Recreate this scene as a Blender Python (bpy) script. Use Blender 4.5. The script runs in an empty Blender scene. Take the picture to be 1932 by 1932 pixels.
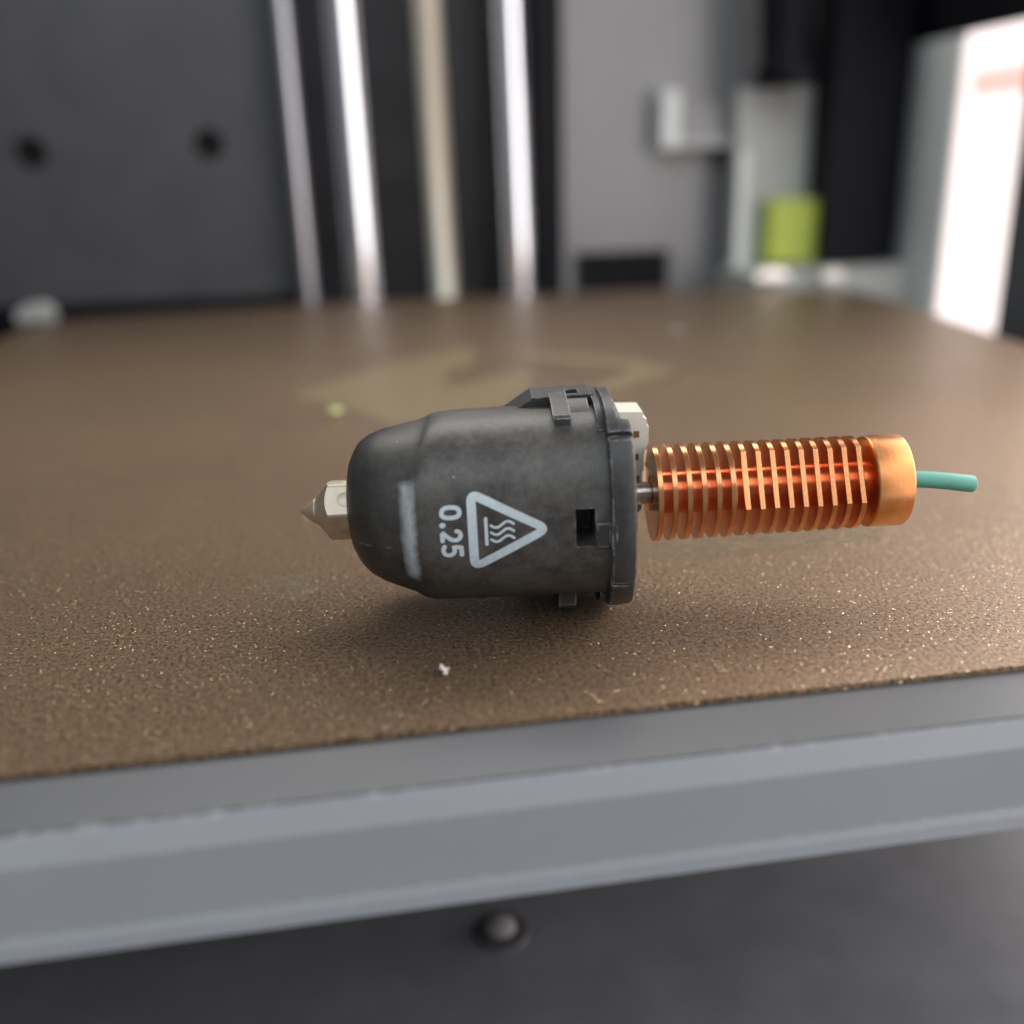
import bpy, bmesh, math, random
from mathutils import Vector, Matrix
random.seed(7)
S = 0.001                      # everything below is written in millimetres
SC = bpy.context.scene
COL = SC.collection
R_ = math.radians

# ------------------------------------------------------------------ camera
FPX, PITCH, ROLL, YAW, CAMH = 1900.0, R_(18.8), R_(1.5), R_(9.0), 36.0
def rz(v, a):
    c, s = math.cos(a), math.sin(a)
    return Vector((v[0]*c - v[1]*s, v[0]*s + v[1]*c, v[2]))
FWD = rz((0, math.cos(PITCH), -math.sin(PITCH)), -YAW)
_r0 = rz((1, 0, 0), -YAW)
_u0 = rz((0, math.sin(PITCH), math.cos(PITCH)), -YAW)
RGT = _r0*math.cos(ROLL) - _u0*math.sin(ROLL)
UPV = _u0*math.cos(ROLL) + _r0*math.sin(ROLL)
CAM = Vector((0, 0, CAMH))
def ray(px, py):
    return FWD + RGT*((px-966)/FPX) - UPV*((py-966)/FPX)
def onz(px, py, z=0.0):
    d = ray(px, py); return CAM + d*((z-CAMH)/d.z)
def ony(px, py, y):
    d = ray(px, py); return CAM + d*(y/d.y)
def onx(px, py, x):
    d = ray(px, py); return CAM + d*(x/d.x)
cd = bpy.data.cameras.new('camera'); co = bpy.data.objects.new('camera', cd); COL.objects.link(co)
m = Matrix((RGT, UPV, -FWD)).transposed().to_4x4(); m.translation = CAM*S
co.matrix_world = m
cd.sensor_width = 36; cd.lens = 36*FPX/1932
cd.clip_start = 0.002; cd.clip_end = 20
cd.dof.use_dof = True; cd.dof.focus_distance = 0.084; cd.dof.aperture_fstop = 13.5
cd.dof.aperture_blades = 0
SC.camera = co

# ------------------------------------------------------------------ light
SC.view_settings.view_transform = 'Standard'; SC.view_settings.look = 'None'
SC.view_settings.exposure = 0.22; SC.view_settings.gamma = 1.0
w = bpy.data.worlds.new('World'); SC.world = w; w.use_nodes = True
w.node_tree.nodes['Background'].inputs[0].default_value = (0.86, 0.93, 1.0, 1)
w.node_tree.nodes['Background'].inputs[1].default_value = 0.22
def area(name, loc, target, sx, sy, radiance, col):
    ld = bpy.data.lights.new(name, 'AREA'); ld.shape = 'RECTANGLE'
    ld.size = sx*S; ld.size_y = sy*S
    ld.energy = radiance*math.pi*sx*S*sy*S; ld.color = col
    o = bpy.data.objects.new(name, ld); COL.objects.link(o)
    o.location = Vector(loc)*S
    o.rotation_euler = (Vector(target)-Vector(loc)).to_track_quat('-Z', 'Y').to_euler()
    return o
# open front of the printer: room daylight from above and behind the camera
area('front_room_light', (-110, -340, 500), (0, 120, 0), 640, 420, 1.75, (0.86, 0.94, 1.0))
# light through the rear half of the chamber lid
area('lid_light', (20, 312, 262), (20, 110, 0), 300, 90, 5.8, (1.0, 0.95, 0.9))
# daylight coming in through the side window
area('window_light', (177, 105, 72), (0, 105, 50), 200, 154, 2.9, (1.0, 0.97, 0.955))
area('low_window_light', (196, 70, -24), (60, 90, -56), 60, 40, 9.0, (1.0, 0.74, 0.72))

SC.render.engine = 'CYCLES'
SC.cycles.use_denoising = True
try: SC.cycles.denoiser = 'OPENIMAGEDENOISE'
except Exception: pass
SC.cycles.max_bounces = 8; SC.cycles.caustics_reflective = False; SC.cycles.caustics_refractive = False
SC.cycles.sample_clamp_indirect = 6.0

# ------------------------------------------------------------------ material helpers
class NT:
    def __init__(self, name):
        self.m = bpy.data.materials.new(name); self.m.use_nodes = True
        self.t = self.m.node_tree; self.p = self.t.nodes['Principled BSDF']
    def n(self, typ, **kw):
        x = self.t.nodes.new(typ)
        for k, v in kw.items():
            if k in x.inputs.keys(): x.inputs[k].default_value = v
            else: setattr(x, k, v)
        return x
    def l(self, a, b): self.t.links.new(a, b)
    def math(self, op, a, b=None, clamp=False):
        x = self.n('ShaderNodeMath', operation=op, use_clamp=clamp)
        for i, v in enumerate((a, b)):
            if v is None: continue
            if isinstance(v, (int, float)): x.inputs[i].default_value = v
            else: self.l(v, x.inputs[i])
        return x.outputs[0]
    def ramp(self, f, stops):
        x = self.n('ShaderNodeValToRGB'); e = x.color_ramp.elements
        while len(e) < len(stops): e.new(0.5)
        for i, (p, c) in enumerate(stops):
            e[i].position = p; e[i].color = (c, c, c, 1) if isinstance(c, (int, float)) else (*c, 1)
        self.l(f, x.inputs[0]); return x.outputs[0]
    def mix(self, f, a, b):
        x = self.n('ShaderNodeMix', data_type='RGBA')
        for i, v in ((0, f), (6, a), (7, b)):
            if isinstance(v, (int, float)): x.inputs[i].default_value = v
            elif isinstance(v, tuple): x.inputs[i].default_value = (*v, 1)
            else: self.l(v, x.inputs[i])
        return x.outputs[2]
    def noise(self, co, scale, detail=4, rough=0.6, dist=0.0):
        x = self.n('ShaderNodeTexNoise'); x.inputs['Scale'].default_value = scale
        x.inputs['Detail'].default_value = detail; x.inputs['Roughness'].default_value = rough
        x.inputs['Distortion'].default_value = dist
        self.l(co, x.inputs['Vector']); return x.outputs['Fac']
    def obj(self): return self.n('ShaderNodeTexCoord').outputs['Object']
    def scaled(self, co, v):
        x = self.n('ShaderNodeMapping'); x.inputs['Scale'].default_value = v
        self.l(co, x.inputs['Vector']); return x.outputs[0]
    def bump(self, h, dist, strength=1.0, normal=None):
        x = self.n('ShaderNodeBump'); x.inputs['Distance'].default_value = dist; x.inputs['Strength'].default_value = strength
        self.l(h, x.inputs['Height'])
        if normal is not None: self.l(normal, x.inputs['Normal'])
        return x.outputs[0]
def setp(p, **kw):
    al = dict(base='Base Color', rough='Roughness', metal='Metallic', spec='Specular IOR Level', trans='Transmission Weight',
              coat='Coat Weight', emit='Emission Color', es='Emission Strength', sss='Subsurface Weight')
    for k, v in kw.items():
        s = p.inputs[al[k]]
        s.default_value = (*v, 1) if isinstance(v, tuple) else v
def simple(name, base, rough=0.5, metal=0.0, spec=0.5, grain=0.0, gscale=900):
    t = NT(name); setp(t.p, base=base, rough=rough, metal=metal, spec=spec)
    if grain:
        c = t.obj(); f = t.noise(c, gscale, 5, 0.65)
        lo = tuple(x*(1-grain) for x in base); hi = tuple(min(1, x*(1+grain)) for x in base)
        t.l(t.mix(t.ramp(f, [(0.3, 0.0), (0.7, 1.0)]), lo, hi), t.p.inputs['Base Color'])
        t.l(t.math('ADD', t.math('MULTIPLY', f, 0.3), rough-0.15), t.p.inputs['Roughness'])
    return t.m

def edge_mask(t, radius, lo=0.0006, hi=0.02):
    b = t.n('ShaderNodeBevel', samples=6); b.inputs['Radius'].default_value = radius
    g = t.n('ShaderNodeNewGeometry')
    d = t.n('ShaderNodeVectorMath', operation='DOT_PRODUCT'); t.l(b.outputs[0], d.inputs[0]); t.l(g.outputs['Normal'], d.inputs[1])
    return t.ramp(t.math('SUBTRACT', 1.0, d.outputs['Value']), [(lo, 0.0), (hi, 1.0)])

def mat_sock(name, scuff=False):
    t = NT(name); c = t.obj()
    f1 = t.noise(c, 210, 6, 0.66, 0.3)
    f2 = t.noise(t.scaled(c, (1, 1, 1)), 1500, 5, 0.7)
    f3 = t.noise(t.scaled(c, (1.0, 3.0, 3.0)), 5200, 3, 0.6)
    v = t.math('ADD', t.math('MULTIPLY', f1, 0.48), t.math('ADD', t.math('MULTIPLY', f2, 0.30), t.math('MULTIPLY', f3, 0.22)))
    k = t.ramp(v, [(0.36, 0.0), (0.66, 1.0)])
    if scuff:
        xx = t.n('ShaderNodeSeparateXYZ'); t.l(c, xx.inputs[0])
        k = t.math('MULTIPLY', k, t.ramp(t.math('ADD', t.math('MULTIPLY', xx.outputs[0], 60.0), 1.0), [(0.30, 0.45), (0.62, 1.0)]))
    base = t.mix(k, (0.022, 0.020, 0.018), (0.138, 0.133, 0.121) if scuff else (0.066, 0.066, 0.066))
    em = edge_mask(t, 0.00012 if scuff else 0.0002)
    e2 = t.math('MULTIPLY', em, t.ramp(f2, [(0.42, 0.05), (0.62, 1.0)]))
    base = t.mix(t.math('MULTIPLY', e2, 0.85), base, (0.36, 0.38, 0.39))
    rough = t.math('ADD', t.math('MULTIPLY', v, 0.35), 0.22)
    if scuff:
        sx = t.n('ShaderNodeSeparateXYZ'); t.l(c, sx.inputs[0])
        ang = t.math('ARCTAN2', sx.outputs[2], t.math('MULTIPLY', sx.outputs[1], -1.0))
        wob = t.math('MULTIPLY', t.math('SUBTRACT', t.noise(c, 700, 4, 0.7), 0.5), 0.0007)
        # rubbed edge where the nose meets the barrel
        xd = t.math('ABSOLUTE', t.math('SUBTRACT', t.math('ADD', sx.outputs[0], wob), -0.00835))
        mx = t.ramp(t.math('DIVIDE', xd, 0.001), [(0.15, 1.0), (0.75, 0.0)])
        ma = t.ramp(t.math('ABSOLUTE', t.math('SUBTRACT', ang, 0.0)), [(0.50, 1.0), (0.60, 0.0)])
        pat = t.ramp(t.noise(t.scaled(c, (1, 1, 1)), 1900, 5, 0.75), [(0.22, 0.55), (0.55, 1.0)])
        k = t.math('MULTIPLY', t.math('MULTIPLY', mx, ma), pat)
        base = t.mix(t.math('MULTIPLY', k, 0.9), base, (0.60, 0.645, 0.655))
        rough = t.math('SUBTRACT', rough, t.math('MULTIPLY', k, 0.16))
        # mould line on the nose
        sd = t.math('ABSOLUTE', t.math('SUBTRACT', t.math('ADD', sx.outputs[2], t.math('MULTIPLY', wob, 0.12)), -0.0012))
        ml = t.math('MULTIPLY', t.ramp(t.math('DIVIDE', sd, 0.0002), [(0.2, 1.0), (0.6, 0.0)]),
                    t.ramp(t.math('MULTIPLY', sx.outputs[0], -100.0), [(0.0, 0.0), (0.98, 0.0), (1.0, 1.0)]))
        ml = t.math('MULTIPLY', ml, t.ramp(t.noise(c, 1100, 3, 0.6), [(0.45, 0.0), (0.62, 1.0)]))
        base = t.mix(t.math('MULTIPLY', ml, 0.6), base, (0.34, 0.34, 0.33))
    # dust specks
    vo = t.n('ShaderNodeTexVoronoi', feature='F1'); vo.inputs['Scale'].default_value = 1100; t.l(c, vo.inputs['Vector'])
    rnd = t.n('ShaderNodeSeparateColor'); t.l(vo.outputs['Color'], rnd.inputs[0])
    sp = t.math('MULTIPLY', t.math('GREATER_THAN', rnd.outputs[0], 0.96), t.math('LESS_THAN', vo.outputs['Distance'], 0.09))
    base = t.mix(t.math('MULTIPLY', sp, 0.5), base, (0.45, 0.46, 0.45))
    t.l(base, t.p.inputs['Base Color']); t.l(rough, t.p.inputs['Roughness'])
    setp(t.p, spec=0.5)
    t.l(t.bump(t.math('ADD', f2, t.math('MULTIPLY', f3, 0.6)), 0.00005, 0.55), t.p.inputs['Normal'])
    return t.m

def mat_plate():
    t = NT('brown textured plate'); c = t.obj()
    n0 = t.noise(c, 30, 4, 0.55); n1 = t.noise(c, 2700, 5, 0.8, 0.0); n2 = t.noise(c, 6000, 3, 0.7)
    g = t.math('ADD', t.math('MULTIPLY', n1, 0.72), t.math('MULTIPLY', n2, 0.28))
    base = t.mix(t.ramp(g, [(0.41, 0.0), (0.48, 0.5), (0.56, 1.0)]), (0.012, 0.008, 0.005), (0.42, 0.285, 0.175))
    base = t.mix(t.math('MULTIPLY', t.ramp(n0, [(0.35, 0.0), (0.65, 1.0)]), 0.25), base, (0.14, 0.10, 0.064))
    # metal flakes in the powder coat: each cell its own tilt
    vo = t.n('ShaderNodeTexVoronoi', feature='F1'); vo.inputs['Scale'].default_value = 6800; t.l(c, vo.inputs['Vector'])
    sc = t.n('ShaderNodeSeparateColor'); t.l(vo.outputs['Color'], sc.inputs[0])
    fl = t.math('MULTIPLY', t.math('GREATER_THAN', sc.outputs[2], 0.965), t.math('LESS_THAN', vo.outputs['Distance'], 0.38))
    base = t.mix(fl, base, (0.95, 0.78, 0.52))
    t.l(base, t.p.inputs['Base Color'])
    t.l(t.math('ADD', t.math('MULTIPLY', fl, 0.1), 0.88), t.p.inputs['Metallic'])
    t.l(t.math('SUBTRACT', 0.33, t.math('MULTIPLY', fl, 0.18)), t.p.inputs['Roughness'])
    setp(t.p, spec=0.4)
    bn = t.bump(g, 0.00030, 0.9)
    sub = t.n('ShaderNodeVectorMath', operation='SUBTRACT'); t.l(vo.outputs['Color'], sub.inputs[0]); sub.inputs[1].default_value = (0.5, 0.5, 0.5)
    scl = t.n('ShaderNodeVectorMath', operation='SCALE'); t.l(sub.outputs[0], scl.inputs[0]); t.l(t.math('MULTIPLY', fl, 2.6), scl.inputs['Scale'])
    ad = t.n('ShaderNodeVectorMath', operation='ADD'); t.l(bn, ad.inputs[0]); t.l(scl.outputs[0], ad.inputs[1])
    no = t.n('ShaderNodeVectorMath', operation='NORMALIZE'); t.l(ad.outputs[0], no.inputs[0])
    t.l(no.outputs[0], t.p.inputs['Normal'])
    return t.m

def mat_print(name, col, hole=0.0):
    t = NT(name); c = t.obj(); n1 = t.noise(c, 2300, 3, 0.6); n2 = t.noise(c, 420 if hole else 160, 4, 0.7)
    lo = tuple(x*0.62 for x in col)
    base = t.mix(t.ramp(n1, [(0.36, 0.0), (0.62, 1.0)]), lo, col)
    t.l(base, t.p.inputs['Base Color']); setp(t.p, rough=0.38, spec=0.5, metal=0.7)
    t.l(t.bump(n1, 0.0004, 0.9), t.p.inputs['Normal'])
    a = t.math('MULTIPLY', t.ramp(n2, [(0.38, 0.0), (0.58, 1.0)]) if hole else 1.0, 1.0)
    if hole: t.l(t.math('MULTIPLY', a, hole), t.p.inputs['Alpha'])
    return t.m

def mat_copper(name, base, rough, lines=True):
    t = NT(name); c = t.obj()
    f = t.noise(t.scaled(c, (7000, 200, 200)), 1.0, 4, 0.7)
    g = t.noise(c, 420, 4, 0.6)
    t.l(t.mix(t.ramp(g, [(0.3, 0.0), (0.7, 1.0)]), tuple(x*0.70 for x in base), base), t.p.inputs['Base Color'])
    setp(t.p, metal=1.0)
    t.l(t.math('ADD', t.math('MULTIPLY', t.math('ADD', f, g), 0.10), rough-0.08), t.p.inputs['Roughness'])
    if lines: t.l(t.bump(f, 0.00002, 0.6), t.p.inputs['Normal'])
    return t.m

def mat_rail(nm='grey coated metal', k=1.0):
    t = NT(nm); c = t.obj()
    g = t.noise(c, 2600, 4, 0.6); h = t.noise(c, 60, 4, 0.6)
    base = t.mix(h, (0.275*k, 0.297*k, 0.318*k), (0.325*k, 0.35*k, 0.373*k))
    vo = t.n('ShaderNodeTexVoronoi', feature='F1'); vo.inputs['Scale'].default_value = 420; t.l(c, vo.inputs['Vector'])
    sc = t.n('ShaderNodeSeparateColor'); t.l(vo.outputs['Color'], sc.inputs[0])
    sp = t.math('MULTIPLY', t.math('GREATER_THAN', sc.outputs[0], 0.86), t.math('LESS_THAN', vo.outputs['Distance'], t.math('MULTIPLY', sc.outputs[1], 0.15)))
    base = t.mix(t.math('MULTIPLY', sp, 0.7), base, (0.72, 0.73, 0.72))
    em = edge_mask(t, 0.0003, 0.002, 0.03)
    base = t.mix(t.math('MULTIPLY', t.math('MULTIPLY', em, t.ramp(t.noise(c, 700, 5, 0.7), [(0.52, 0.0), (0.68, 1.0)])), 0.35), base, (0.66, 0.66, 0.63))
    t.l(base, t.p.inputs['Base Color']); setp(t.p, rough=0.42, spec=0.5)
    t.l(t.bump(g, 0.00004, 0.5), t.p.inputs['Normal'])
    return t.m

M = {}
M['sock'] = mat_sock('scuffed black silicone', True)
M['sock2'] = mat_sock('black silicone trim')
M['plate'] = mat_plate()
M['logo'] = mat_print('tan ink', (0.33, 0.255, 0.145))
M['ghost'] = mat_print('faint grey ink', (0.40, 0.325, 0.21), 0.5)
M['fin'] = mat_copper('machined copper', (0.90, 0.39, 0.17), 0.22)
M['core'] = mat_copper('turned copper core', (0.90, 0.34, 0.17), 0.22)
M['collar'] = mat_copper('brushed copper collar', (0.84, 0.39, 0.15), 0.32)
M['steel'] = mat_copper('steel tube', (0.55, 0.51, 0.47), 0.24)
M['nozzle'] = mat_copper('plated brass nozzle', (0.80, 0.70, 0.56), 0.50)
M['ink'] = simple('pale blue ink', (0.60, 0.70, 0.74), 0.55, grain=0.12, gscale=2600)
M['white'] = simple('ivory plastic', (0.82, 0.78, 0.65), 0.4, grain=0.05)
M['contact'] = simple('brown contact', (0.32, 0.13, 0.05), 0.4, metal=0.4)
M['teal'] = simple('teal plastic', (0.14, 0.43, 0.34), 0.42, grain=0.08, gscale=1500)
M['rail'] = mat_rail(); M['lip'] = mat_rail('grey coated lip with painted shade', 0.34)  # lip: same rail coating darkened, its shade put into the colour
M['panel'] = simple('dark grey panel', (0.066, 0.069, 0.076), 0.5, grain=0.12, gscale=60)
M['recess'] = simple('black glossy recess', (0.018, 0.018, 0.022), 0.35, grain=0.2, gscale=60)
M['midgrey'] = simple('mid grey panel', (0.27, 0.266, 0.27), 0.45, grain=0.06, gscale=50)
M['black'] = simple('matt black plastic', (0.006, 0.006, 0.009), 0.5, spec=0.12, grain=0.2, gscale=80)
M['hole'] = simple('black hole lining', (0.006, 0.006, 0.007), 0.8)
M['chrome'] = simple('polished steel', (0.80, 0.835, 0.88), 0.16, metal=1.0)
M['dull'] = simple('dull steel', (0.42, 0.43, 0.46), 0.34, metal=1.0)
M['screw'] = simple('lead screw steel', (0.86, 0.81, 0.68), 0.3, metal=1.0)
M['pale'] = simple('pale grey green plastic', (0.40, 0.42, 0.40), 0.5, grain=0.06, gscale=60)
M['paleframe'] = simple('pale painted wall', (0.70, 0.74, 0.72), 0.5, grain=0.05, gscale=60)
M['lime'] = simple('lime yellow plastic', (0.46, 0.56, 0.08), 0.5, grain=0.06, gscale=100)
M['bright'] = simple('bright zinc', (0.8, 0.79, 0.77), 0.3, metal=0.6)
M['floor'] = simple('dark printer floor', (0.15, 0.162, 0.175), 0.38, grain=0.12, gscale=120)
def mat_bar():
    t = NT('pinkish backlit bar'); o = t.t.nodes['Material Output']
    a = t.n('ShaderNodeBsdfTranslucent'); a.inputs[0].default_value = (0.97, 0.80, 0.76, 1); t.l(a.outputs[0], o.inputs[0]); return t.m
M['pink'] = mat_bar()
M['dish'] = simple('worn floor dish', (0.225, 0.24, 0.255), 0.4, grain=0.12, gscale=120)
M['dust'] = simple('pale plastic crumb', (0.60, 0.55, 0.53), 0.55, grain=0.15, gscale=2500)
M['limecrumb'] = simple('pale lime crumb', (0.62, 0.70, 0.30), 0.45, grain=0.1, gscale=2500)
def mat_glass():
    t = NT('clear pane'); o = t.t.nodes['Material Output']
    tr = t.n('ShaderNodeBsdfTransparent'); gl = t.n('ShaderNodeBsdfGlossy'); gl.inputs['Roughness'].default_value = 0.02
    fr = None; mx = t.n('ShaderNodeMixShader'); mx.inputs[0].default_value = 0.07
    t.l(tr.outputs[0], mx.inputs[1]); t.l(gl.outputs[0], mx.inputs[2]); t.l(mx.outputs[0], o.inputs[0])
    return t.m
M['glass'] = mat_glass()
def mat_sky():
    t = NT('bright overcast sky'); o = t.t.nodes['Material Output']
    e = t.n('ShaderNodeEmission'); e.inputs[0].default_value = (1.0, 0.87, 0.85, 1); e.inputs[1].default_value = 1.6
    t.l(e.outputs[0], o.inputs[0]); return t.m
M['sky'] = mat_sky()

# ------------------------------------------------------------------ mesh helpers (millimetres in, metres out)
def link(name, bm, mat, parent=None, smooth=35, bevel=0, loc=None):
    if bevel:
        es = [e for e in bm.edges if len(e.link_faces) == 2 and e.calc_face_angle(0) > R_(25)]
        bmesh.ops.bevel(bm, geom=es, offset=bevel, segments=2, profile=0.5, affect='EDGES', clamp_overlap=True)
    bmesh.ops.recalc_face_normals(bm, faces=bm.faces)
    bmesh.ops.scale(bm, vec=(S, S, S), verts=bm.verts)
    me = bpy.data.meshes.new(name); bm.to_mesh(me); bm.free()
    if smooth:
        for p in me.polygons: p.use_smooth = True
        me.set_sharp_from_angle(angle=R_(smooth))
    me.materials.append(M[mat] if isinstance(mat, str) else mat)
    o = bpy.data.objects.new(name, me); COL.objects.link(o)
    if parent is not None: o.parent = parent
    if loc is not None: o.location = Vector(loc)*S
    return o
def tag(o, label=None, cat=None, group=None, kind=None):
    for k, v in (('label', label), ('category', cat), ('group', group), ('kind', kind)):
        if v: o[k] = v
    return o
def empty(name, loc=(0, 0, 0)):
    o = bpy.data.objects.new(name, None); COL.objects.link(o); o.location = Vector(loc)*S
    o.empty_display_size = 0.002; return o
def box(bm, lo, hi, mat4=None):
    x0, y0, z0 = lo; x1, y1, z1 = hi
    v = [Vector(p) for p in ((x0,y0,z0),(x1,y0,z0),(x1,y1,z0),(x0,y1,z0),(x0,y0,z1),(x1,y0,z1),(x1,y1,z1),(x0,y1,z1))]
    if mat4 is not None: v = [mat4 @ p for p in v]
    v = [bm.verts.new(p) for p in v]
    for f in ((0,3,2,1),(4,5,6,7),(0,1,5,4),(1,2,6,5),(2,3,7,6),(3,0,4,7)): bm.faces.new([v[i] for i in f])
    return bm
def nbox(lo, hi): return box(bmesh.new(), lo, hi)
def prism(pts, d0, d1, axis):
    """polygon of (a,b) swept along axis 'x' (a,b = y,z), 'y' (a,b = x,z) or 'z' (a,b = x,y)"""
    bm = bmesh.new()
    def mk(a, b, d): return {'x': (d, a, b), 'y': (a, d, b), 'z': (a, b, d)}[axis]
    A = [bm.verts.new(mk(a, b, d0)) for a, b in pts]; B = [bm.verts.new(mk(a, b, d1)) for a, b in pts]
    n = len(pts); bm.faces.new(A[::-1]); bm.faces.new(B)
    for i in range(n): bm.faces.new((A[i], A[(i+1) % n], B[(i+1) % n], B[i]))
    return bm
def lathe(prof, n=64, axis='x', c=(0, 0), bm=None):
    """prof = (along, radius) list about an axis"""
    bm = bm or bmesh.new(); rings = []
    for a, r in prof:
        ring = []
        for i in range(n):
            t = 2*math.pi*i/n; u, v = c[0]+r*math.cos(t), c[1]+r*math.sin(t)
            ring.append(bm.verts.new((a, u, v) if axis == 'x' else (u, v, a) if axis == 'z' else (u, a, v)))
        rings.append(ring)
    for A, B in zip(rings, rings[1:]):
        for i in range(n): bm.faces.new((A[i], A[(i+1) % n], B[(i+1) % n], B[i]))
    bm.faces.new(rings[0][::-1]); bm.faces.new(rings[-1])
    return bm
def tube(path, rad, n=20, bm=None):
    bm = bm or bmesh.new(); P = [Vector(p) for p in path]; rings = []
    for i, p in enumerate(P):
        d = (P[min(i+1, len(P)-1)] - P[max(i-1, 0)]).normalized()
        a = d.cross(Vector((0, 0, 1)) if abs(d.z) < 0.9 else Vector((1, 0, 0))).normalized(); b = d.cross(a)
        r = rad[i] if isinstance(rad, (list, tuple)) else rad
        rings.append([bm.verts.new(p + a*r*math.cos(2*math.pi*k/n) + b*r*math.sin(2*math.pi*k/n)) for k in range(n)])
    for A, B in zip(rings, rings[1:]):
        for k in range(n): bm.faces.new((A[k], A[(k+1) % n], B[(k+1) % n], B[k]))
    bm.faces.new(rings[0][::-1]); bm.faces.new(rings[-1]); return bm
def cut(o, cutters):
    """boolean-subtract real holes"""
    for c in cutters:
        co_ = link('cutter', c, 'hole', None, 0); co_.parent = o.parent
        md = o.modifiers.new('b', 'BOOLEAN'); md.object = co_; md.operation = 'DIFFERENCE'; md.solver = 'EXACT'
        dg = bpy.context.evaluated_depsgraph_get(); dg.update()
        me = bpy.data.meshes.new_from_object(o.evaluated_get(dg)); o.modifiers.clear()
        old = o.data; o.data = me; me.name = old.name
        cm = co_.data; bpy.data.objects.remove(co_); bpy.data.meshes.remove(cm)
    return o

# ================================================================== the printer around the hotend
YB = 330.0     # plane of the rear wall
# --- build plate
edge_px = [(0, 1463), (966, 1358), (1932, 1255)]
P0 = onz(-140, 1478); P1 = onz(2072, 1240)
back = [onz(*q) for q in ((1932, 650), (1880, 633), (1760, 592), (1680, 566), (1610, 548), (1400, 543), (870, 560), (560, 575), (170, 600), (95, 608), (40, 622), (0, 640))]
right = [Vector((back[0].x+4, P1.y+10, 0))]
outline = [P0, P1, Vector((P1.x+70, P1.y, 0)), Vector((back[0].x+2, 150, 0))] + back + [Vector((back[-1].x-3, 200, 0)), Vector((P0.x-60, P0.y, 0))]
pts = [(p.x, p.y) for p in outline]
plate = link('build_plate', prism(pts, -0.4, 0.0, 'z'), 'plate', None, 30, 0.1)
tag(plate, 'brown speckled textured build plate lying under the hotend', 'build plate')
def flat(name, polys, mat, parent, z=0.012, label=None):
    bm = bmesh.new()
    for k, poly in enumerate(polys):
        vs = [bm.verts.new((onz(px, py).x, onz(px, py).y, z + 0.002*k)) for px, py in poly]; bm.faces.new(vs)
    bmesh.ops.triangulate(bm, faces=bm.faces)
    o = link(name, bm, mat, parent, 0)
    return tag(o, label)
q = lambda L: [(515.2+.4333*x, 579.6+.4333*y) for x, y in L]
flat('printed_emblem', [q([(60, 380), (500, 250), (860, 165), (880, 235), (755, 275), (750, 362), (1100, 265), (1135, 325), (1010, 430), (560, 520), (300, 430)]),
     q([(1050, 185), (1600, 232), (1760, 272), (1420, 385), (1400, 345), (1570, 270), (1500, 258), (1070, 218)])], 'logo', plate)
g4 = lambda L: [(1159.2+.3333*x, 933.8+.3333*y) for x, y in L]
flat('faded_print', [g4([(180, 285), (330, 235), (700, 222), (1150, 180), (1540, 176), (1500, 262), (1130, 300), (860, 318), (620, 352), (330, 380), (215, 372)])], 'ghost', plate)
flat('faded_print', [[(465, 1098), (520, 1080), (585, 1082), (600, 1110), (560, 1134), (490, 1128)]], 'ghost', plate)

# --- heated-bed front rail: flat lip, chamfer, face and lower lip, running along X
yf = onz(966, 1359).y
rail = empty('bed_rail', (10, yf-7, -8.2))
tag(rail, 'grey chamfered metal front rail of the print bed', 'rail')
def railpart(name, prof, mat, bev=0.1):
    o = link(name, prism([(y_-(yf-7), z_+8.2) for y_, z_ in prof], -170, 170, 'x'), mat, rail, 20, bev); return o
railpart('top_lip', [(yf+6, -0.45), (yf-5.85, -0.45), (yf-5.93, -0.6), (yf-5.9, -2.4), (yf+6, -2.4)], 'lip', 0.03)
railpart('face', [(yf-5.96, -0.58), (yf-6.9, -2.3), (yf-7.0, -7.0), (yf-6.0, -7.0), (yf-5.93, -3)], 'rail', 0.55)
railpart('lower_lip', [(yf-5, -7.02), (yf-7.0, -7.02), (yf-7.6, -7.3), (yf-7.75, -8.2), (yf-5, -8.2)], 'rail', 0.2)

# --- chamber floor with its screw
ZF = -56.0
fl = link('floor', prism([(-260, -60), (320, -60), (320, YB+30), (-260, YB+30)], ZF-4, ZF, 'z'), 'floor', None, 0)
tag(fl, kind='structure')
bp = onz(945, 1762, ZF)
ring = lathe([(ZF+.01, 5.0), (ZF+0.5, 4.8), (ZF+0.6, 3.9), (ZF+.1, 3.7), (ZF+.1, 0.1)], 40, 'z', (bp.x, bp.y))
bolt = empty('floor_screw', (bp.x, bp.y, ZF))
tag(bolt, 'round pale screw head in a dark ring on the floor below the bed', 'screw')
link('boss', lathe([(0.0, 13.5), (0.03, 11.5), (0.1, 9.0), (0.2, 6.5), (0.3, 4.5), (0.32, 2.0)], 48, 'z'), 'floor', bolt)
link('washer', lathe([(0.3, 3.7), (0.55, 3.5), (0.6, 3.0), (0.6, 1.0)], 40, 'z'), 'panel', bolt)
hd = lathe([(0.92, 1.9), (1.5, 1.85), (1.9, 1.4), (2.05, 0.7), (2.1, 0.1)], 32, 'z')
link('screw_head', hd, 'midgrey', bolt)

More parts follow.
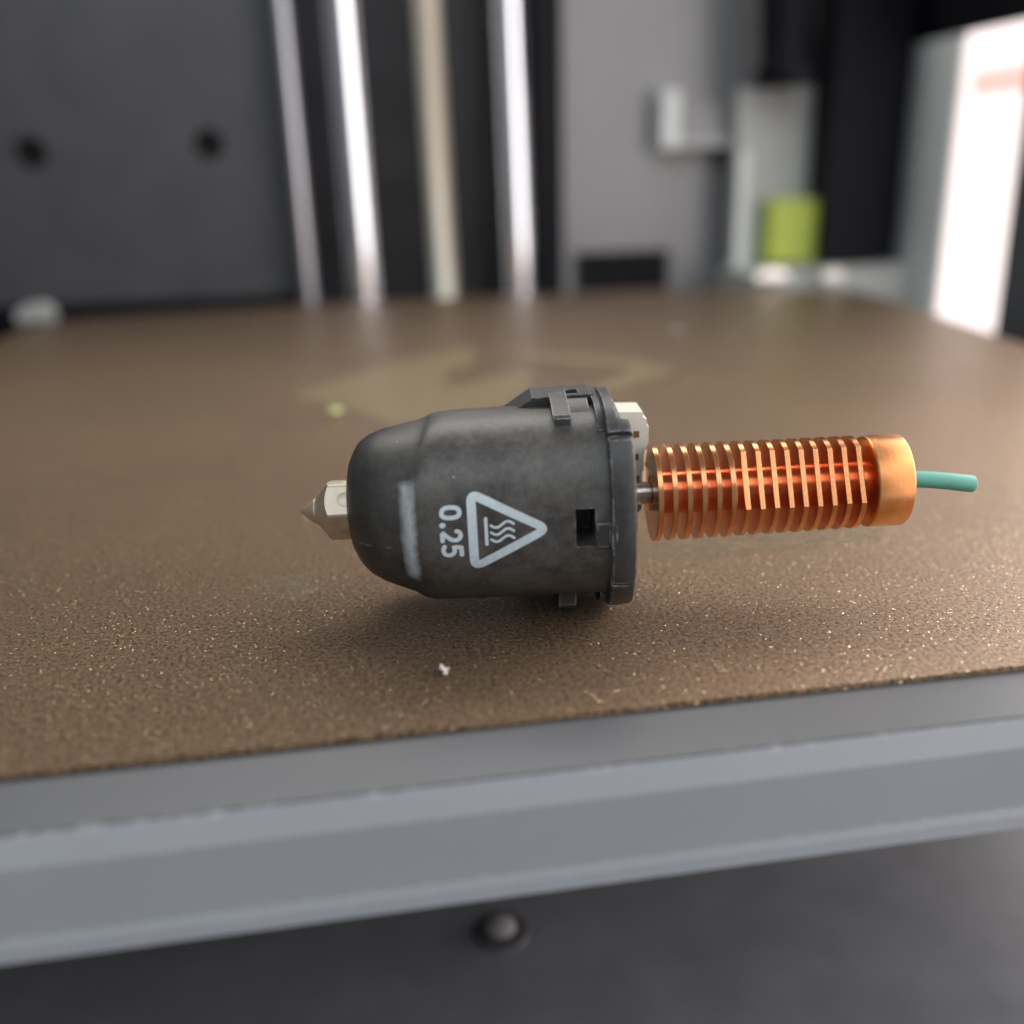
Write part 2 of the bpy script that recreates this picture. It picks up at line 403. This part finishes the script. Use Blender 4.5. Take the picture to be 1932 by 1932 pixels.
# --- rear wall panels
def wallbox(name, x0, x1, z0, z1, y, mat, depth=6, bevel=0.6, parent=None):
    return link(name, nbox((x0, y, z0), (x1, y+depth, z1)), mat, parent, 30, bevel)
xa = ony(585, 300, YB).x
zt, zb = 200, ZF
pan = wallbox('back_wall', -420, xa-3, zb, zt, YB, 'panel')
tag(pan, kind='structure')
cuts = []
for px, py, r in ((57, 289, 4.6), (393, 273, 4.4)):
    c = ony(px, py, YB); cuts.append(lathe([(YB-3, r), (YB+4.5, r)], 40, 'y', (c.x, c.z)))
cut(pan, cuts)
for (px, py, r) in ((57, 289, 4.6), (393, 273, 4.4)):
    c = ony(px, py, YB)
    link('hole_lining', lathe([(YB+4.2, r*1.2), (YB+4.6, r*1.2)], 32, 'y', (c.x, c.z)), 'hole', pan)
xb = ony(1052, 300, YB).x
zs = ony(300, 566, YB-2).z
link('dark_gap_strip', nbox((-420, YB-2.5, ZF), (xa-3.2, YB-0.02, zs)), 'black', pan, 30, 0.4)  # added black strip standing in for the dark gap between wall and plate
rec = wallbox('back_wall', xa-6, xb+6, zb, zt, YB+38, 'recess'); tag(rec, kind='structure')
gp = wallbox('back_wall', xb+3, ony(1580, 300, YB).x+40, zb, zt, YB+6, 'midgrey'); tag(gp, kind='structure')

# --- rods: three plain, one threaded
def rod(name, top, bot, y, wpx, mat, label, group, thread=False):
    a = ony(*top, y); b = ony(*bot, y); d = (a-b)/(a.z-b.z)
    k = FPX/((b-CAM).dot(FWD)); r = wpx/2/k
    z0, z1 = -40.0, zt
    p0 = b + d*(z0-b.z); p1 = b + d*(z1-b.z)
    if thread:
        n = int((z1-z0)/1.0); path = [p0.lerp(p1, i/n) for i in range(n+1)]
        bm = tube(path, [r*(1.0 if i % 2 else 0.90) for i in range(n+1)], 24)
    else: bm = tube([p0, p1], r, 40)
    o = link(name, bm, mat, None, 40)
    return tag(o, label, 'rod', group)
G = 'upright rods behind the build plate'
rod('smooth_rod', (527, 0), (582, 560), YB-6, 32, 'dull', 'thin dull grey upright rod, leftmost behind the plate', G)
rod('smooth_rod', (640, 0), (688, 560), YB-10, 56, 'chrome', 'brightest upright polished steel rod, white glare down one side', G)
rod('lead_screw', (803, 0), (839, 550), YB-8, 50, 'screw', 'beige threaded lead screw standing between two polished rods', G, True)
rod('smooth_rod', (957, 0), (980, 548), YB-10, 54, 'chrome', 'polished steel rod beside the black post', G)

# --- black post between recess and grey panel
def post(name, tl, tr, y, depth, zlo, zhi, mat, label, cat):
    a, b = ony(*tl, y), ony(*tr, y)
    return tag(link(name, nbox((a.x, y, zlo), (b.x, y+depth, zhi)), mat, None, 30, 0.8), label, cat)
post('corner_post', (1010, 300), (1056, 300), YB+3, 12, zb, zt, 'black', 'black upright post between the rods and the grey panel', 'post')
# vent on the grey panel
a, b = ony(1092, 478, YB+2), ony(1262, 545, YB+2)
vent = empty('vent', ((a.x+b.x)/2, YB+6, b.z)); tag(vent, 'low dark slotted vent at the foot of the grey panel', 'vent')
hw = (b.x-a.x)/2; vh = a.z-b.z
link('backing', nbox((-hw, -1.5, 0), (hw, -0.02, vh)), 'hole', vent, 0)
for i in range(3):
    link('slat', nbox((-hw, -4, vh*(0.06+i*0.36)), (hw, -1.52, vh*(0.22+i*0.36))), 'black', vent, 30, 0.3)
# small pale bracket on the grey panel
a, b = ony(1247, 172, YB), ony(1400, 276, YB)
br = empty('wall_bracket', (a.x, YB+5.98, b.z)); tag(br, 'small pale bracket with a bright left edge on the grey panel', 'bracket')
W, Hh = b.x-a.x, a.z-b.z
link('plate', nbox((5.5, -5, 3), (W, -0.02, Hh-4)), 'midgrey', br, 30, 0.5)
link('bright_edge', nbox((0, -9, 0), (5.4, -0.02, Hh)), 'paleframe', br, 30, 0.6)
link('lower_edge', nbox((5.5, -8, 0), (W, -0.02, 2.95)), 'pale', br, 30, 0.4)
# pale tray with lime waste piece
a, b = ony(1395, 165, YB-8), ony(1566, 505, YB-8)
tray = empty('waste_tray', (a.x, YB-8, b.z)); tag(tray, 'pale grey green plastic tray front under the hanging black cable', 'tray')
W, Hh = b.x-a.x, a.z-b.z
link('face', nbox((0, 0, -10), (W, 4, Hh)), 'pale', tray, 30, 0.6)
link('rib', nbox((0, -3, -10), (3.2, -0.02, Hh*0.66)), 'paleframe', tray, 30, 0.5)
a, b = ony(1448, 378, YB-12), ony(1560, 478, YB-12)
lm = link('lime_block', nbox((a.x, YB-16, b.z-2), (b.x, YB-8.05, a.z)), 'lime', None, 30, 1.6)
tag(lm, 'lime yellow plastic block in front of the pale panel', 'block')
# hanging black cable bundle
y = YB-18
a = ony(1484, 0, y); k = FPX/((a-CAM).dot(FWD)); rw = 50/k
p = [ony(1484, yy, y) for yy in (-220, 40, 110, 140, 163)]
cb = tube(p, [rw, rw, rw*1.0, rw*1.25, rw*1.15], 24)
tag(link('cable_bundle', cb, 'black', None, 40, 0), 'thick black cable bundle hanging above the pale panel', 'cable')
# dark rear-right pillar
y = YB-22
a, b = ony(1566, 300, y), ony(1706, 300, y)
pl = link('corner_post', nbox((a.x, y, onz(1620, 490, 0).z+ony(1620, 492, y).z), (b.x, y+16, zt)), 'black', None, 30, 1.0)
tag(pl, 'wide near-black pillar beside the bright side window', 'post')
# side wall with the window (plane X = XW)
XW = ony(1716, 300, y).x + 2
w0, w1 = onx(1788, 330, XW), onx(1914, 330, XW)
wz0 = onx(1766, 605, XW).z; wz1 = onx(1810, 58, XW).z
sw = empty('side_wall', (XW, w1.y, ZF)); sw['kind'] = 'structure'
def swbox(name, y0, y1, z0, z1, mat):
    return link(name, nbox((0, y0-w1.y, z0-ZF), (1.6, y1-w1.y, z1-ZF)), mat, sw, 30, 0.4)
swbox('rear_section', w0.y, YB+20, ZF, wz1-1, 'paleframe')
swbox('top_section', w1.y-24, YB+20, wz1-0.9, zt+40, 'black')
swbox('front_section', w1.y-24, w1.y, ZF, wz1-1, 'panel')
swbox('front_sill', 106, w1.y-24.1, ZF, -14, 'panel')
swbox('lower_section', w1.y+.1, w0.y-.1, ZF, wz0, 'panel')
lw = link('left_wall', nbox((-182, -10, ZF), (-176, YB-2.6, zt)), 'panel', None, 30, 0.5); lw['kind'] = 'structure'
win = empty('side_window', (XW, w1.y, wz0)); tag(win, 'blown-out bright window in the right side wall of the printer', 'window')
L = w0.y-w1.y; Hw = wz1-wz0
link('pane', nbox((0.3, 0.2, 0.2), (1.2, L-0.2, Hw-1.2)), 'glass', win, 0)
cz = onx(1880, 150, XW).z - wz0
link('crossbar', nbox((1.7, 0.2, cz-3.4), (3.2, L*0.86, cz+3.4)), 'pink', win, 30)
sky = link('sky', nbox((XW+120, -500, -300), (XW+122, 700, 500)), 'sky', None, 0); tag(sky, kind='structure')
# ledge behind the plate and its clips
a = ony(1430, 500, YB-30); b = ony(1740, 560, YB-30)
ld = link('ledge', nbox((a.x-4, YB-30, -12), (XW-.2, YB-8.2, a.z-2)), 'pale', None, 30, 0.8)
tag(ld, 'pale grey green ledge behind the right corner of the plate', 'ledge')
def clip(px, py, y, sx, sz, label, mat='bright'):
    c = ony(px, py, y)
    prof = [(-sx, -sz), (sx, -sz), (sx, sz*0.2), (sx*0.4, sz), (-sx*0.5, sz*0.8), (-sx, sz*0.1)]
    o = link('bed_clip', prism(prof, -3, 3, 'y'), mat, None, 30, 0.5, loc=c)
    tag(o, label, 'clip', 'bright clips at the rear corners of the plate')
clip(68, 588, onz(70, 612).y+4, 4.6, 2.3, 'pale clip at the left rear corner of the plate', 'pale')
clip(1565, 516, YB-34, 3.2, 1.8, 'shiny bright clip near the dark pillar behind the plate')
clip(1450, 516, YB-34, 5, 1.5, 'dull pale clip below the lime block behind the plate')

# ================================================================== the hotend
AX = onz(966, 944); 
ZA = 9.17
d = ray(966, 944); axis_c = CAM + d*((ZA-CAMH)/d.z)
hot = empty('printer_hotend', axis_c)
hyaw, hroll = -YAW + R_(1.5), R_(1.2)
hot.rotation_mode = 'QUATERNION'
hot.rotation_quaternion = (Matrix.Rotation(hyaw, 3, 'Z') @ Matrix.Rotation(-hroll, 3, 'Y')).to_quaternion()
tag(hot, 'printer hotend in black 0.25 silicone sock with copper finned heatsink', 'hotend')

def sup(a, hw, hv, n):
    return ((abs(math.cos(a))/hw)**n + (abs(math.sin(a))/hv)**n)**(-1.0/n)
PROF = [(-13.62, 2.4), (-13.68, 3.0), (-13.5, 3.8), (-13.2, 4.5), (-12.7, 5.3), (-12.05, 5.92), (-11.3, 6.38), (-10.5, 6.7),
        (-9.8, 6.93), (-9.2, 7.12), (-8.75, 7.27), (-8.6, 7.345), (-8.45, 7.42), (-8.3, 7.50), (-8.15, 7.58), (-7.8, 7.70), (-7.3, 7.77), (-6.6, 7.82), (-4, 7.86), (0, 7.9), (4.75, 7.94), (6.3, 7.96), (8.6, 7.98)]
def lerp_prof(x):
    for (a, ra), (b, rb) in zip(PROF[1:], PROF[2:]):
        if a <= x <= b: return ra + (rb-ra)*(x-a)/(b-a)
    return PROF[1][1] if x < 0 else PROF[-1][1]
def surf(x, a, off=0.0, r=None):
    r = r if r is not None else lerp_prof(x)
    n = 2.0 + 0.36*max(0, min(1, (x+13)/5.5))
    dz = 0.34*max(0, min(1, (-7.5-x)/5.0))
    rr = sup(a, r*0.985, r, n) + off
    rr += 0.13*math.exp(-((x+8.35)/0.36)**2)*max(0.0, min(1.0, (0.60-abs(math.remainder(a, 2*math.pi)))/0.06))
    sk = max(0, min(1, (x+12.8)/4.0)) * max(0, min(1, (-3.5-x)/4.0))
    x += (1.75 if math.sin(a) > 0 else 0.5)*math.sin(a)**2*sk*sk*(3-2*sk)
    return Vector((x, -rr*math.cos(a), dz + rr*math.sin(a)))
# --- silicone body with its front slot
SL = (4.75, 6.3, R_(-11.6), R_(11.0))
angs = sorted(set([2*math.pi*i/120 - math.pi for i in range(120)] + [SL[2], SL[3]]))
bm = bmesh.new(); rings = []
for x, r in PROF + [(8.6, 4.0)]:
    rings.append([bm.verts.new(surf(x, a, 0, r)) for a in angs])
N = len(angs); xs = [p[0] for p in PROF] + [8.6]
for i in range(len(rings)-1):
    for k in range(N):
        bm.faces.new((rings[i][k], rings[i][(k+1) % N], rings[i+1][(k+1) % N], rings[i+1][k]))
bm.faces.new(rings[0]); bm.faces.new(rings[-1][::-1])
sock = link('silicone_sock', bm, 'sock', hot, 38)
cb = nbox((4.75, -9.5, 8.0*math.sin(SL[2])), (6.3, -3.5, 8.0*math.sin(SL[3])))
cut(sock, [cb])

# --- housing block at the back, with its small slot
hp = [(-0.4, -8.4), (2.1, -8.9), (7.0, -8.9), (7.3, -8.5), (7.3, 8.65), (7.1, 8.8), (2.1, 8.68), (-0.4, 7.1)]
hs = link('connector_housing', prism(hp, 0.5, 4.8, 'y'), 'sock2', hot, 30, 0.35)
cut(hs, [nbox((5.0, 1.3, 7.6), (6.0, 2.9, 9.5))])
# --- straps wrapping over top and underside
for sgn in (1, -1):
    if sgn > 0: poly = [(-3.85, 6.4), (-3.85, 7.85), (-3.6, 8.1), (-1.2, 8.62), (1.6, 8.86), (1.6, 7.4), (-0.5, 7.0)]
    else: poly = [(-3.85, 6.6), (-3.85, 8.3), (-3.6, 8.6), (-1.4, 9.1), (4.75, 9.15), (4.75, 7.4), (-0.5, 7.0)]
    poly = [(y_, z_*sgn) for y_, z_ in poly]
    link('strap', prism(poly, 3.5, 4.95, 'x'), 'sock2', hot, 30, 0.14)
    if sgn > 0: poly = [(-4.9, 6.0), (-4.7, 7.0), (-3.3, 8.15), (-1.2, 8.62), (3.6, 8.72), (4.0, 7.0), (-0.5, 6.0)]
    else: poly = [(-4.6, 6.6), (-4.4, 7.4), (-3.2, 8.5), (-1.4, 9.05), (4.9, 9.15), (4.9, 7.0), (-0.5, 6.0)]
    poly = [(y_, z_*sgn) for y_, z_ in poly]
    link('latch', prism(poly, 6.95, 8.1, 'x'), 'sock2', hot, 30, 0.16)
link('housing_slope', prism([(-3.9, 6.6), (-1.6, 8.0), (0.0, 8.5), (0.8, 8.62), (0.8, 6.5), (-2, 6.0)], 4.8, 6.62, 'x'), 'sock2', hot, 40, 0.1)
# --- end rim with grooves and slanted top corner
def groove(a):
    dg = math.degrees(a)
    if 45.0 < dg < 49.5: return 0.55
    if -35.2 < dg < -33.4: return 0.55
    return 0.0
ra = []
for dg in (-35.25, -35.15, -33.45, -33.35, 44.95, 45.05, 49.45, 49.55): ra.append(R_(dg))
ra = sorted(set([2*math.pi*i/144 - math.pi for i in range(144)] + ra))
bm = bmesh.new(); rings = []
def rimr(a, off):
    return sup(a, 8.15, 8.75, 2.5) + off
for x, off, cf in ((7.5, -1.2, 0), (7.5, 0.08, 0), (7.62, 0.28, 0), (8.4, 0.36, 0.0), (8.45, 0.36, 0.05), (9.2, 0.33, 0.75), (9.43, 0.22, 1.0), (9.55, -0.02, 1.05), (9.55, -6.6, 0.0), (8.9, -6.6, 0.0)):
    ring = []
    for a in ra:
        dg = math.degrees(a); c = max(0, min(1, (abs(dg)-57)/7.0)) * max(0, min(1, (140-abs(dg))/10))
        rr = rimr(a, off) - (groove(a) if off > -0.5 else 0) - cf*c*2.5
        ring.append(bm.verts.new((x, -rr*math.cos(a), rr*math.sin(a))))
    rings.append(ring)
N = len(ra)
for A, B in zip(rings, rings[1:]):
    for k in range(N): bm.faces.new((A[k], A[(k+1) % N], B[(k+1) % N], B[k]))
bm.faces.new(rings[-1]); bm.faces.new(rings[0][::-1])
link('rim', bm, 'sock2', hot, 30)
# raised tab beside the slot, lapping over the rim
bm = bmesh.new(); rows = []
for off in (0.0, 0.30):
    rows.append([[bm.verts.new(surf(x, R_(dg), off + (0.32 if x > 7.5 else 0)*(off > 0))) for dg in (-11.5, -8, -4.5, -1, 2.6)] for x in (6.38, 7.0, 7.44, 7.52, 7.95)])
lo, hi = rows
for i in range(4):
    for k in range(4):
        bm.faces.new((hi[i][k], hi[i][k+1], hi[i+1][k+1], hi[i+1][k])); bm.faces.new((lo[i][k], lo[i+1][k], lo[i+1][k+1], lo[i][k+1]))
for k in range(4):
    bm.faces.new((lo[0][k], lo[0][k+1], hi[0][k+1], hi[0][k])); bm.faces.new((lo[4][k], hi[4][k], hi[4][k+1], lo[4][k+1]))
    bm.faces.new((lo[k][0], hi[k][0], hi[k+1][0], lo[k+1][0])); bm.faces.new((lo[k][4], lo[k+1][4], hi[k+1][4], hi[k][4]))
link('raised_tab', bm, 'sock2', hot, 30, 0.05)

# --- printed marks: strokes laid on the curved sock; label plane (x, s), s = arc length upwards
RL = 8.25
def ribbon(bm, pts, wd, closed=False, base=0.03):
    P = [Vector(p) for p in pts]
    # resample
    Q = []
    seg = list(zip(P, P[1:] + ([P[0]] if closed else [])))
    for a, b in seg[:len(P) if closed else len(P)-1]:
        n = max(1, int((b-a).length/0.12))
        Q += [a.lerp(b, i/n) for i in range(n)]
    if not closed: Q.append(P[-1])
    n = len(Q); Ls = []; Rs = []
    for i in range(n):
        pa = Q[i-1] if (i or closed) else Q[i]; pb = Q[(i+1) % n] if (i < n-1 or closed) else Q[i]
        t = (pb-pa).normalized(); nm = Vector((-t.y, t.x)); Ls.append(Q[i]+nm*wd/2); Rs.append(Q[i]-nm*wd/2)
    rows = list(zip(Ls, Q, Rs))
    if not closed:
        for end in (0, 1):
            c = Q[0] if end == 0 else Q[-1]; t = ((Q[0]-Q[1]) if end == 0 else (Q[-1]-Q[-2])).normalized(); nm = Vector((-t.y, t.x))
            ext = []
            for k in range(1, 6):
                u = k/5*math.pi/2*0.98; cc = c + t*math.sin(u)*wd/2; h = math.cos(u)*wd/2
                l, r = cc+nm*h, cc-nm*h
                ext.append((r, cc, l) if end == 0 else (l, cc, r))
            rows = ext[::-1] + rows if end == 0 else rows + ext
    V = []
    for i, row in enumerate(rows):
        V.append([bm.verts.new(surf(p.x, p.y/RL, base + 0.00008*i)) for p in row])
    m_ = len(V)
    for i in range(m_ if closed else m_-1):
        A, B = V[i], V[(i+1) % m_]
        for k in (0, 1): bm.faces.new((A[k], A[k+1], B[k+1], B[k]))
def roundpoly(pts, r, closed=True):
    out = []; n = len(pts)
    for i in range(n):
        p = Vector(pts[i])
        if not closed and i in (0, n-1): out.append(p); continue
        a = (Vector(pts[i-1])-p); b = (Vector(pts[(i+1) % n])-p); la, lb = a.length, b.length; a.normalize(); b.normalize()
        th = a.angle(b); tl = min(r/math.tan(th/2), la*0.45, lb*0.45)
        s, e = p+a*tl, p+b*tl
        for k in range(7):
            u = k/6; out.append((s*(1-u)+p*u)*(1-u) + (p*(1-u)+e*u)*u)
    return out
OX, OS = 0.0, 0.1
def sh(L): return [Vector((x+OX, s+OS)) for x, s in L]
bm = bmesh.new()
ribbon(bm, roundpoly(sh([(-3.34, 3.24), (-3.34, -3.2), (2.46, 0.0)]), 0.42), 0.73, True)
ribbon(bm, sh([(-2.28, 1.12), (-2.28, -1.12)]), 0.27)
for c in (0.56, -0.06, -0.68):
    wv = []
    for i in range(25):
        u = i/24; wv.append((-1.9+1.78*u, c - 0.25*math.cos((u-0.23)/0.52*math.pi)))
    ribbon(bm, sh(wv), 0.215)
link('warning_triangle', bm, 'ink', sock, 0)
# 0.25 -- glyph space: up = +x, reading direction = -s
X0, X1 = -5.92, -4.12
def gl(L, s0, wdt):
    hgt = X1-X0-0.37; wdt -= 0.35
    return sh([(X0+0.185+v*hgt, s0-0.175-u*wdt) for u, v in L])
bm = bmesh.new()
zero = [(0.5+0.5*math.copysign(abs(math.cos(t))**0.72, math.cos(t)), 0.5+0.5*math.copysign(abs(math.sin(t))**0.85, math.sin(t))) for t in [2*math.pi*i/40 for i in range(40)]]
ribbon(bm, gl(zero, 2.38, 1.22), 0.37, True)
link('size_marking', bm, 'ink', sock, 0)
bm = bmesh.new(); c = Vector((X0+0.24+OX, 0.72+OS))
ribbon(bm, [c-Vector((0.02, 0)), c+Vector((0.02, 0))], 0.46)
link('size_marking', bm, 'ink', sock, 0)
bm = bmesh.new()
two = [(0.02, 0.80), (0.10, 0.93), (0.30, 1.0), (0.55, 1.0), (0.80, 0.93), (0.95, 0.78), (0.94, 0.60), (0.80, 0.42), (0.45, 0.19), (0.13, 0.03)] + [(0.22, 0.0), (0.6, 0.0), (1.0, 0.0)]
ribbon(bm, gl(two, 0.36, 1.20), 0.36)
link('size_marking', bm, 'ink', sock, 0)
bm = bmesh.new()
five = roundpoly([Vector(p) for p in [(0.95, 1.0), (0.12, 1.0), (0.06, 0.58)]], 0.05, False) + \
       [Vector(p) for p in [(0.3, 0.62), (0.55, 0.62), (0.82, 0.54), (0.97, 0.36), (0.95, 0.2), (0.8, 0.06), (0.5, 0.0), (0.25, 0.01), (0.0, 0.08)]]
ribbon(bm, gl([(p.x, p.y) for p in five], -1.0, 1.18), 0.36)
link('size_marking', bm, 'ink', sock, 0)

# --- nozzle: cone, step, hexagon and shoulder
bm = bmesh.new(); NA = 144; AP = 2.36; th0 = R_(68)
def hexr(t):
    u = (t-th0) % (math.pi/3) - math.pi/6
    return min(AP/math.cos(u), 2.68)
rings = []
def nring(fn):
    rg = []
    for i in range(NA):
        t = 2*math.pi*i/NA; x, r = fn(t); rg.append(bm.verts.new((x, -r*math.cos(t), r*math.sin(t))))
    rings.append(rg)
for x, r in ((-17.98, 0.16), (-17.9, 0.24), (-16.86, 1.06), (-16.78, 1.10), (-16.72, 1.06), (-16.62, 1.12)): nring(lambda t: (x, r))
nring(lambda t: (-16.1, 1.12+0.52*1.24))
nring(lambda t: (-16.62+(hexr(t)-1.12)/1.24, hexr(t)))
nring(lambda t: (-15.2, hexr(t))); nring(lambda t: (-13.4, hexr(t)))
for A, B in zip(rings, rings[1:]):
    for k in range(NA): bm.faces.new((A[k], A[(k+1) % NA], B[(k+1) % NA], B[k]))
bm.faces.new(rings[0]); bm.faces.new(rings[-1][::-1])
nz = link('nozzle', bm, 'nozzle', hot, 22)
link('shoulder', lathe([(-14.85, 2.30), (-14.4, 2.42), (-13.9, 2.46), (-13.2, 2.48)], 72), 'nozzle', nz, 30)

# --- steel heat break
link('heat_break', lathe([(9.3, 0.98), (10.6, 0.98), (10.62, 0.94), (11.0, 0.94), (11.02, 0.98), (11.5, 0.98), (11.52, 0.93), (13.0, 0.93)], 48), 'steel', hot, 30)

# --- heatsink: core, fins (round ones, then ones with a milled flat), collar
link('heatsink_core', lathe([(12.0, 1.84)] + [(12.6+0.55*i, 1.84 if i % 2 else 1.825) for i in range(33)] + [(30.7, 1.84)], 72), 'core', hot, 40)
def fin_mesh(flatcut, bore):
    bm = bmesh.new(); n = 96; T = 0.47; R0 = 1.0
    def rad(t, r):
        if flatcut:
            for c in (R_(28), R_(28)+math.pi):
                cs = math.cos(t-c)
                if cs > 0.2: r = min(r, 0.80*4.0/cs*(r/4.0))
        return r
    prof = [(0.0, 4.0-0.04), (0.04, 4.0), (T-0.04, 4.0), (T, 4.0-0.04)]
    rings = []
    ts = [2*math.pi*i/n for i in range(n)]
    if flatcut:
        ex = math.acos(0.80); ts = sorted(set(ts + [(c+s*ex) % (2*math.pi) for c in (R_(28), R_(28)+math.pi) for s in (1, -1)]))
    n = len(ts)
    for x, r in [(0.0, bore)] + prof + [(T, bore)]:
        rings.append([bm.verts.new((x, -(rad(t, r) if r > 2.5 else r)*math.cos(t), (rad(t, r) if r > 2.5 else r)*math.sin(t))) for t in ts])
    rings.append(rings[0])
    for A, B in zip(rings, rings[1:]):
        for k in range(n): bm.faces.new((A[k], A[(k+1) % n], B[(k+1) % n], B[k]))
    return bm
first = link('fin', fin_mesh(False, 1.45), 'fin', hot, 30, loc=(11.9, 0, 0))
rnd = link('fin', fin_mesh(False, 1.78), 'fin', hot, 30)
flt = link('fin', fin_mesh(True, 1.78), 'fin', hot, 30); flt['label'] = 'copper fin with a flat milled across its front edge'
for i in range(1, 15):
    src = rnd if i < 6 else flt
    o = src if i in (1, 6) else src.copy()
    if i not in (1, 6): COL.objects.link(o); o.parent = hot
    o.location = Vector((11.9+1.205*i, 0, 0))*S
    sc = 1.04 - 0.0030*i
    o.scale = (1, sc, sc); o.rotation_euler = (random.uniform(-.012, .012), 0, random.uniform(-.004, .004))
first.scale = (1, 1.04, 1.04)
link('collar', lathe([(30.05, 1.7), (30.15, 3.65), (30.25, 3.86), (30.35, 3.92), (33.1, 3.94), (33.27, 3.86), (33.35, 3.7), (33.35, 1.0)], 120), 'collar', hot, 30)

# --- white plug behind the heat break
plug = link('connector', prism([(9.4, -2.6), (11.3, -2.6), (11.55, -2.2), (11.55, 1.1), (11.75, 1.3), (11.75, 3.1), (12.15, 3.35), (12.2, 5.2), (12.02, 5.35), (12.02, 5.85), (11.72, 6.0), (11.68, 6.5), (9.4, 6.6)], 2.6, 6.4, 'y'), 'white', hot, 30, 0.12)
for z0, w_ in ((4.3, 0.48), (2.25, 0.36), (0.25, 0.45)):
    link('contact', nbox((11.0-w_/2+0.1, 2.52, z0), (11.0+w_/2+0.1, 2.8, z0+0.55)), 'contact', plug, 0)

# --- filament stub (held by the heatsink, a thing of its own)
path = [(32.0, 0, 0.02), (33.5, 0, 0.02), (34.6, 0, -0.04), (36.2, 0, -0.2), (38.0, 0, -0.46), (39.7, 0, -0.75), (39.95, 0, -0.79), (40.05, 0, -0.80)]
mw = Matrix.Translation(axis_c) @ hot.rotation_quaternion.to_matrix().to_4x4()
wp = [mw @ Vector(p) for p in path]; o0 = wp[1].copy(); wp = [p - o0 for p in wp]
fs = link('filament_stub', tube(wp, [0.72, 0.72, 0.72, 0.725, 0.73, 0.74, 0.70, 0.58], 32), 'teal', None, 40, loc=o0)
tag(fs, 'short teal filament stub poking out of the copper heatsink', 'filament')

# ------------------------------------------------------------------ crumbs on the plate
def crumb(name, px, py, r, mat, label, sx=1.0):
    c = onz(px, py, 0); bm = bmesh.new(); rs = random.Random(int(px))
    for j in range(3):                       # a few fused shards
        ctr = Vector((rs.uniform(-.55, .55), rs.uniform(-.4, .4), rs.uniform(-.2, .3)))*r
        vs = [bm.verts.new(ctr + Vector((rs.gauss(0, .42)*sx, rs.gauss(0, .4), rs.gauss(0, .33)))*r) for _ in range(10)]
        res = bmesh.ops.convex_hull(bm, input=vs)
        bmesh.ops.delete(bm, geom=[v for v in res['geom_interior'] if isinstance(v, bmesh.types.BMVert)], context='VERTS')
    zmin = min(v.co.z for v in bm.verts)
    o = link(name, bm, mat, None, 0, loc=(c.x, c.y, -zmin-0.03)); return tag(o, label, 'crumb', 'crumbs lying on the plate')
crumb('plastic_crumb', 836, 1272, 0.55, 'dust', 'white jagged crumb on the plate in front of the hotend')
crumb('plastic_crumb', 635, 783, 1.15, 'limecrumb', 'pale lime crumb on the plate behind the nozzle')
crumb('plastic_crumb', 1275, 632, 1.6, 'dust', 'pale blurred crumb far back on the plate')
crumb('plastic_crumb', 1152, 1152, 0.10, 'dust', 'tiny pale speck at the foot of the black sock')
